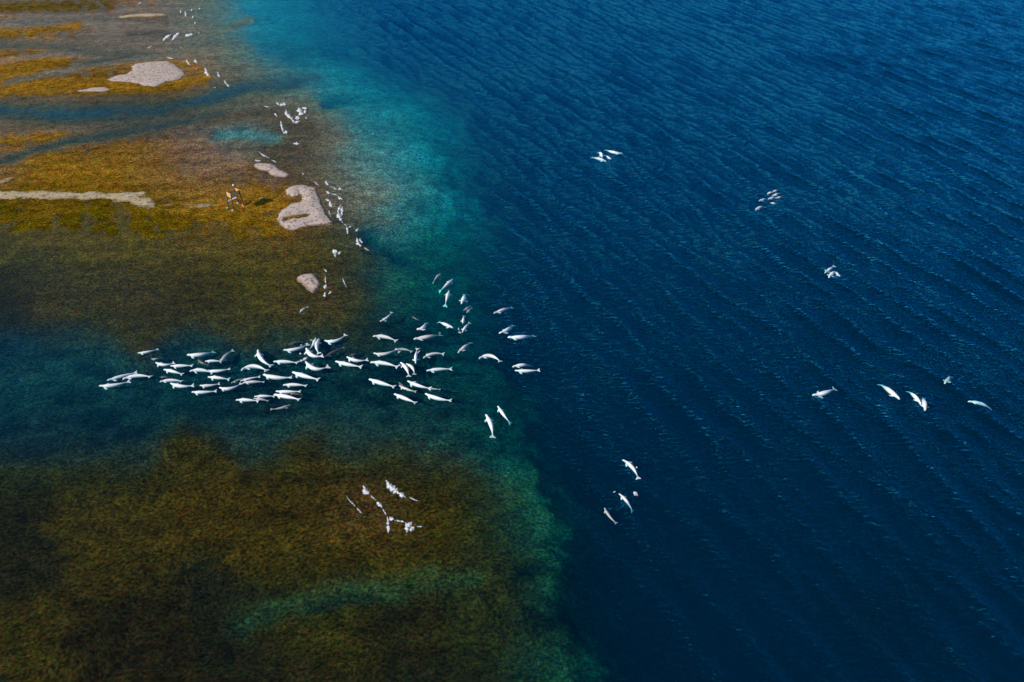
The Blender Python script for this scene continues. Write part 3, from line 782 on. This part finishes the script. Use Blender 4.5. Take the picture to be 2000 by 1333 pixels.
# ================================================================== foam
k = NT('sea_foam')
P = k.pos()
n1 = k.noise(P, 5.0, 4, 0.7).outputs['Fac']
n2 = k.n('TexVoronoi', {'Vector': P, 'Scale': 2.8}, feature='DISTANCE_TO_EDGE').outputs['Distance']
core = k.n('Attribute', attribute_name='core').outputs['Fac']
lace = k.math('SUBTRACT', 1.0, k.ramp(n2, 0.02, 0.22))
al = k.math('ADD', k.math('MULTIPLY', core, 1.15), k.math('MULTIPLY', k.math('SUBTRACT', n1, 0.5), 2.6))
al = k.ramp(k.math('ADD', al, k.math('MULTIPLY', lace, 0.30)), 0.28, 1.15)
d = k.n('BsdfDiffuse', {'Color': (0.88, 0.86, 0.84, 1)})
tr = k.n('BsdfTransparent')
mx = k.n('MixShader', {0: al, 1: tr.outputs[0], 2: d.outputs[0]})
k.link(mx.outputs[0], k.out.inputs[0])
M_foam = k.m

def foam(label, items):
    V = []; Fc = []; core = []; base = 0
    for (ox, oy, s), line, wpx in items:
        p = np.array([(ox + q[0] * s, oy + q[1] * s) for q in line], float)
        if len(p) == 1:
            p = np.array([p[0] - [wpx * s * .3, wpx * s * .2], p[0] + [wpx * s * .3, wpx * s * .2]])
        wpx = max(wpx * s, 1.6)
        seg = np.hypot(*np.diff(p, axis=0).T); arc = np.concatenate([[0], np.cumsum(seg)])
        n = max(8, int(arc[-1] / 0.8))
        t = np.linspace(0, arc[-1], n)
        q = np.stack([np.interp(t, arc, p[:, 0]), np.interp(t, arc, p[:, 1])], -1)
        ph = rng.random() * 100
        q[:, 0] += 0.7 * vnoise(t / 4 + ph, t * 0, 3); q[:, 1] += 0.7 * vnoise(t / 4 + ph, t * 0, 4)
        tg = np.gradient(q, axis=0); tg /= np.linalg.norm(tg, axis=1)[:, None] + 1e-9
        nr = np.stack([-tg[:, 1], tg[:, 0]], -1)
        m_ = 9
        c = np.linspace(-1, 1, m_)
        u = t / arc[-1]
        prof = np.clip(np.minimum(u, 1 - u) * 3.2, 0.08, 1) ** 0.8 * (0.8 + 0.6 * vnoise(t / 2.2 + ph, t * 0, 8))
        hw = 0.92 * wpx * prof
        pp = q[:, None, :] + nr[:, None, :] * (hw[:, None] * c[None, :])[..., None]
        g = ground(pp[..., 0].ravel(), pp[..., 1].ravel(), 0.0)
        a_ = c[None, :] * np.where(nr[:, :1] > 0, 1.0, -1.0)
        k1 = np.where(a_ < -0.45, np.clip((a_ + 1) / 0.55, 0, 1), np.clip(1 - (a_ + 0.45) / 1.45, 0, 1) ** 1.2)
        endf = np.clip(np.minimum(u, 1 - u) * 6, 0, 1)[:, None]
        cr = (k1 * (0.35 + 0.65 * endf)).ravel() * (0.85 if wpx < 2.6 else 1.0)
        lump = 0.5 + 0.5 * fbm(g[:, 0] / 0.45, g[:, 1] / 0.45, 71, 3)
        mw = wpx / 8.0
        g[:, 2] = 0.04 + cr * (0.02 + 0.08 * lump * min(1.0, mw))
        V.append(g); core.append(cr); Fc.append(grid_faces(m_, n) + base); base += n * m_
    o = mesh_obj('sea_foam', np.concatenate(V), np.concatenate(Fc), M_foam)
    a_ = o.data.attributes.new('core', 'FLOAT', 'POINT')
    a_.data.foreach_set('value', np.concatenate(core).astype(np.float32))
    return tag(o, label, 'foam', None, 'stuff')

A, B_, D_ = cA, cB, (640, 850, .25)
foam('small white wavelets breaking at the far top of the flats', [(A, [(1075,40),(1110,20)], 6), (A, [(1410,75),(1410,110)], 9), (A, [(1450,90),(1455,140)], 10),
     (A, [(1497,75)], 14), (A, [(1560,70)], 14), (A, [(1510,125),(1505,150)], 10), (A, [(1525,180)], 14)])
foam('row of white surf lines beyond the wide far gravel bar', [(A, [(1265,330),(1310,290),(1340,265)], 12), (A, [(1340,325),(1375,280),(1405,255)], 16), (A, [(1445,285),(1505,270)], 24),
     (A, [(1555,260)], 14), (A, [(1150,380),(1190,365)], 8), (A, [(1085,265)], 12)])
foam('white surf lines right of the wide far gravel bar', [(A, [(1295,445),(1360,465)], 10), (A, [(1450,465),(1485,510)], 10), (A, [(1520,465),(1540,500)], 12), (A, [(1535,540)], 10),
     (A, [(1600,530),(1615,570),(1640,605)], 20), (A, [(1700,560),(1715,610)], 13), (A, [(1750,625),(1765,655),(1795,680)], 13), (A, [(1680,685)], 12)])
foam('white breakers over the brown shoal far beyond the tower', [(B_, [(460,228),(510,240)], 8), (B_, [(555,200),(590,230)], 14), (B_, [(585,215),(635,220)], 20), (B_, [(630,250),(640,290),(680,330),(710,370)], 16),
     (B_, [(700,330),(745,325)], 24), (B_, [(705,365),(745,345)], 18), (B_, [(545,285),(565,320)], 12), (B_, [(590,345),(600,380),(615,440)], 13), (B_, [(612,445),(650,435)], 20),
     (B_, [(735,240),(745,280),(772,297)], 30), (B_, [(755,240),(800,250)], 18), (B_, [(772,290),(795,265)], 12), (B_, [(795,320)], 16), (B_, [(690,520),(740,525)], 18)])
foam('thin wash lines around the small bent gravel bar', [(B_, [(420,590),(470,620),(510,640)], 6), (B_, [(520,650),(560,672)], 7), (B_, [(390,655),(440,660)], 11), (B_, [(770,750),(765,775)], 10), (B_, [(820,765)], 8)])
foam('white surf along the outer edge of the large gravel bar', [(B_, [(850,820),(890,850)], 7), (B_, [(940,815),(970,850)], 16), (B_, [(975,855),(1035,885)], 5), (B_, [(945,895),(980,915)], 12), (B_, [(980,915),(1040,930)], 6), (B_, [(1040,880),(1085,880)], 15),
     (B_, [(1040,935),(1075,965)], 18), (B_, [(945,960),(975,965)], 12), (B_, [(980,970),(990,1025)], 14), (B_, [(1065,1000),(1045,1050),(1050,1100),(1080,1145)], 22),
     (B_, [(1078,1015),(1070,1090)], 16), (B_, [(970,1045),(985,1100)], 8), (B_, [(1085,1150),(1110,1165)], 6), (B_, [(1108,1165),(1120,1235)], 10), (B_, [(1125,1180),(1150,1170)], 8), (B_, [(1170,1215),(1205,1190)], 10),
     (B_, [(1185,1260),(1200,1305),(1225,1325)], 22), (B_, [(1205,1265),(1235,1300)], 14), (B_, [(1245,1335),(1285,1365)], 5)])
foam('white curls of surf by the small oval islet', [(cC, [(870,160),(930,80)], 55), (cC, [(880,170),(915,190)], 30), (cC, [(985,135)], 60), (cC, [(685,430),(755,500)], 18), (cC, [(720,560),(722,640),(735,720)], 16),
     (cC, [(712,810),(735,740)], 48), (cC, [(708,965),(720,860)], 34), (cC, [(770,910),(840,860)], 22), (cC, [(1035,600),(1080,700),(1110,780)], 10)])
foam('white breakers on the near reef in front of the channel', [(D_, [(455,345),(480,395),(560,455),(622,490)], 34), (D_, [(625,487),(720,520)], 6), (D_, [(278,395),(300,440),(332,465)], 34), (D_, [(335,470),(385,515)], 8), (D_, [(388,522),(430,570)], 22),
     (D_, [(430,575),(460,630)], 6), (D_, [(465,632),(475,700),(475,775)], 17), (D_, [(480,640),(520,665)], 24), (D_, [(520,665),(610,685)], 11), (D_, [(622,765),(622,720),(660,682)], 34),
     (D_, [(645,755),(685,715)], 30), (D_, [(685,715),(745,715)], 8), (D_, [(135,465),(175,520),(225,565)], 5), (D_, [(225,565),(275,620)], 4)])
foam('foam kicked up by the tangled belugas in mid channel', [(C6, [(975,370),(1005,365)], 16), (C6, [(1035,350),(1080,345)], 16), (C6, [(965,480),(990,470)], 26), (C6, [(930,600),(970,575),(1010,560),(1080,525)], 20),
     (C6, [(1110,310),(1135,300)], 10), (C6, [(1210,470),(1250,465)], 14), (C6, [(905,385)], 10)])
foam('two foam flecks beside the near trio of belugas', [(C13, [(745,740),(790,690)], 55), (C13, [(400,695),(435,665)], 22), (C13, [(765,270),(795,285)], 16)])
foam('foam flecks beside belugas in the right part of the school', [(C7, [(905,480),(935,440)], 10), (C7, [(660,600),(680,640)], 7), (C7, [(1170,205),(1200,215)], 6), (C7, [(640,470),(700,440)], 6), (C7, [(560,905),(600,930)], 5), (C7, [(1330,680),(1370,700)], 5)])
foam('splash around the beluga pointing down at the channel mouth', [(C8, [(1005,735),(1035,755)], 14), (C8, [(1005,690),(1012,720)], 10), (C8, [(1085,730),(1100,720)], 10)])

# ================================================================== watch tower
def simple_mat(name, base, dark, scale, rough=0.7):
    k = NT(name)
    n = k.noise(k.n('TexCoord').outputs['Object'], scale, 4, 0.6).outputs['Fac']
    c = k.mixc(k.ramp(n, 0.35, 0.7), dark, base)
    b = k.n('BsdfPrincipled', {'Base Color': c, 'Roughness': rough})
    k.link(b.outputs[0], k.out.inputs[0])
    return k.m

M_ply = simple_mat('plywood', (0.66, 0.40, 0.17, 1), (0.54, 0.31, 0.12, 1), 3.0)
M_timber = simple_mat('weathered_timber', (0.05, 0.04, 0.035, 1), (0.03, 0.025, 0.02, 1), 5.0)
M_white = simple_mat('white_painted_board', (0.78, 0.76, 0.73, 1), (0.62, 0.58, 0.54, 1), 4.0)
M_rock = simple_mat('pale_stone', (0.60, 0.55, 0.50, 1), (0.36, 0.32, 0.29, 1), 4.0, 0.9)
M_drk = simple_mat('dark_metal', (0.05, 0.05, 0.055, 1), (0.03, 0.03, 0.03, 1), 6.0, 0.5)

def box_bm(bm, c, size, rot=None, bev=0.01):
    from mathutils import Matrix, Vector
    r = bmesh.ops.create_cube(bm, size=1.0)
    vs = r['verts']
    bmesh.ops.scale(bm, vec=size, verts=vs)
    if bev:
        es = list({e for v in vs for e in v.link_edges})
        g = bmesh.ops.bevel(bm, geom=es, offset=bev, segments=1, affect='EDGES')
        vs = list({v for f in g['faces'] for v in f.verts} | {v for v in vs if v.is_valid})
    if rot is not None: bmesh.ops.rotate(bm, cent=(0, 0, 0), matrix=rot, verts=vs)
    bmesh.ops.translate(bm, vec=c, verts=vs)
    return vs

def part(name, bm, mat, parent=None, smooth_shade=False):
    me = bpy.data.meshes.new(name); bm.to_mesh(me); bm.free()
    me.materials.append(mat)
    if smooth_shade:
        me.polygons.foreach_set('use_smooth', np.ones(len(me.polygons), bool))
    o = bpy.data.objects.new(name, me); col.objects.link(o)
    if parent: o.parent = parent
    return o

def bar_bm(p, q, t):
    from mathutils import Vector
    p, q = Vector(p), Vector(q)
    bm = bmesh.new()
    d = q - p
    rot = Vector((0, 0, 1)).rotation_difference(d.normalized()).to_matrix()
    box_bm(bm, (p + q) / 2, (t, t, d.length), rot, 0.008)
    return bm

TX, TY = ground(461.5, 404.5)[:2]
tower = bpy.data.objects.new('watch_tower', None)
tower.location = (TX, TY, 0.02); tower.rotation_euler = (0, 0, R(52))
tower.scale = (1.05, 1.05, 1.05)
col.objects.link(tower)
tag(tower, 'plywood watch box on tall thin legs standing on the orange flat', 'tower')
LX, LY, Z0, Z1 = 1.05, 0.72, 2.65, 3.6      # local x is the long side
bm = bmesh.new(); box_bm(bm, (0, 0, Z0), (2 * LX, 2 * LY, 0.06)); part('floor_panel', bm, M_ply, tower)
for s_, h_ in ((-1, 0.93), (1, 1.0)):
    bm = bmesh.new(); box_bm(bm, (s_ * (LX - .02), 0, Z0 + .04 + h_ / 2), (0.04, 2 * LY, h_)); part('wall_panel', bm, M_ply, tower)
bm = bmesh.new(); box_bm(bm, (0, -LY + .02, Z0 + .04 + .45), (2 * LX - .085, 0.04, 0.9)); part('wall_panel', bm, M_ply, tower)
bm = bmesh.new(); box_bm(bm, (0.28, LY - .02, Z0 + .04 + .35), (2 * LX - .65, 0.04, 0.7)); part('wall_panel', bm, M_ply, tower)
bm = bmesh.new(); box_bm(bm, (-.25, 0.1, Z0 + .25), (.45, .4, .42)); part('seat', bm, M_timber, tower)
feet = []
for sx_ in (-1, 1):
    for sy_ in (-1, 1):
        f = (sx_ * (LX + .22), sy_ * (LY + .14), -0.05); feet.append(f)
        part('leg', bar_bm(f, (sx_ * (LX - .06), sy_ * (LY + .045), Z1 - .1), 0.14), M_timber, tower)
bm = bmesh.new(); box_bm(bm, (-0.1, LY - .05, 1.55), (2.1, 0.42, 0.07)); o = part('platform_board', bm, M_white, tower); o['label'] = 'white board fixed below the box'
part('mast', bar_bm((LX - .15, LY - .1, Z0), (LX - .15, LY - .1, Z1 + .55), 0.05), M_drk, tower)
bm = bmesh.new()
bmesh.ops.create_icosphere(bm, subdivisions=2, radius=0.27)
for v in bm.verts:
    if v.co.z < -.1: v.co.z = -.1 + (v.co.z + .1) * .4
bmesh.ops.translate(bm, vec=(LX - .15, LY - .1, Z1 + .7), verts=bm.verts)
ball = part('radome', bm, M_white, tower, True)
bm = bmesh.new(); box_bm(bm, (LX + .12, LY - .22, Z1 + .6), (.22, .2, .26)); part('instrument_box', bm, M_drk, tower)

from mathutils import Matrix, Vector
def stone(name, x, y, r, seed, mat, sx=1.3, sz=0.65, rz=0.0, z=0.02):
    bm = bmesh.new(); bmesh.ops.create_icosphere(bm, subdivisions=2, radius=r)
    rr = np.random.default_rng(seed)
    ax = rr.normal(size=(7, 3)); ax /= np.linalg.norm(ax, axis=1)[:, None]; of = r * rr.uniform(.55, .9, 7)
    for v in bm.verts:
        for a_, d_ in zip(ax, of):
            q = v.co.dot(Vector(a_))
            if q > d_: v.co -= Vector(a_) * (q - d_)
        v.co.x *= sx; v.co.z *= sz
    o = part(name, bm, mat)
    o.location = (x, y, z + r * sz * .55); o.rotation_euler = (0, 0, rz)
    return o

which = {0: 'left front', 1: 'left rear', 2: 'right front', 3: 'right rear'}
M4 = Matrix.Translation(tower.location) @ Matrix.Rotation(R(52), 4, 'Z') @ Matrix.Scale(1.05, 4)
ftxt = ['pale ballast stone at the nearest foot of the watch tower', 'pale ballast stone at the left foot of the watch tower',
        'pale ballast stone at the right foot of the watch tower', 'pale ballast stone at the rear foot of the watch tower']
for i, f in enumerate(feet):
    w_ = M4 @ Vector(f)
    tag(stone('ballast_stone', w_.x - .12, w_.y - .1, 0.27, 90 + i, M_rock, rz=i * 1.1), ftxt[i], 'stone', 'stones weighing down the tower feet')
gx_, gy_ = ground(511, 389)[:2]
bm = bmesh.new()
n_ = 7
rings = []
for i in range(n_):
    t_ = i / (n_ - 1)
    rr_ = (0.12 + .05 * math.sin(i * 2.1)) * (0.6 if i in (0, n_ - 1) else 1)
    rings.append([bm.verts.new((t_ * 1.0 - .5, .06 * math.sin(i * 1.3) + rr_ * math.cos(a_ * math.pi / 4), .14 + rr_ * math.sin(a_ * math.pi / 4))) for a_ in range(8)])
for i in range(n_ - 1):
    for j in range(8):
        bm.faces.new((rings[i][j], rings[i + 1][j], rings[i + 1][(j + 1) % 8], rings[i][(j + 1) % 8]))
bm.faces.new(rings[0][::-1]); bm.faces.new(rings[-1])
bmesh.ops.recalc_face_normals(bm, faces=bm.faces)
log_ = part('driftwood_log', bm, M_rock, None, True)
log_.location = (gx_, gy_, 0.05); log_.rotation_euler = (0, 0, R(42))
tag(log_, 'short bleached driftwood log at the tip of the tower shadow', 'log')
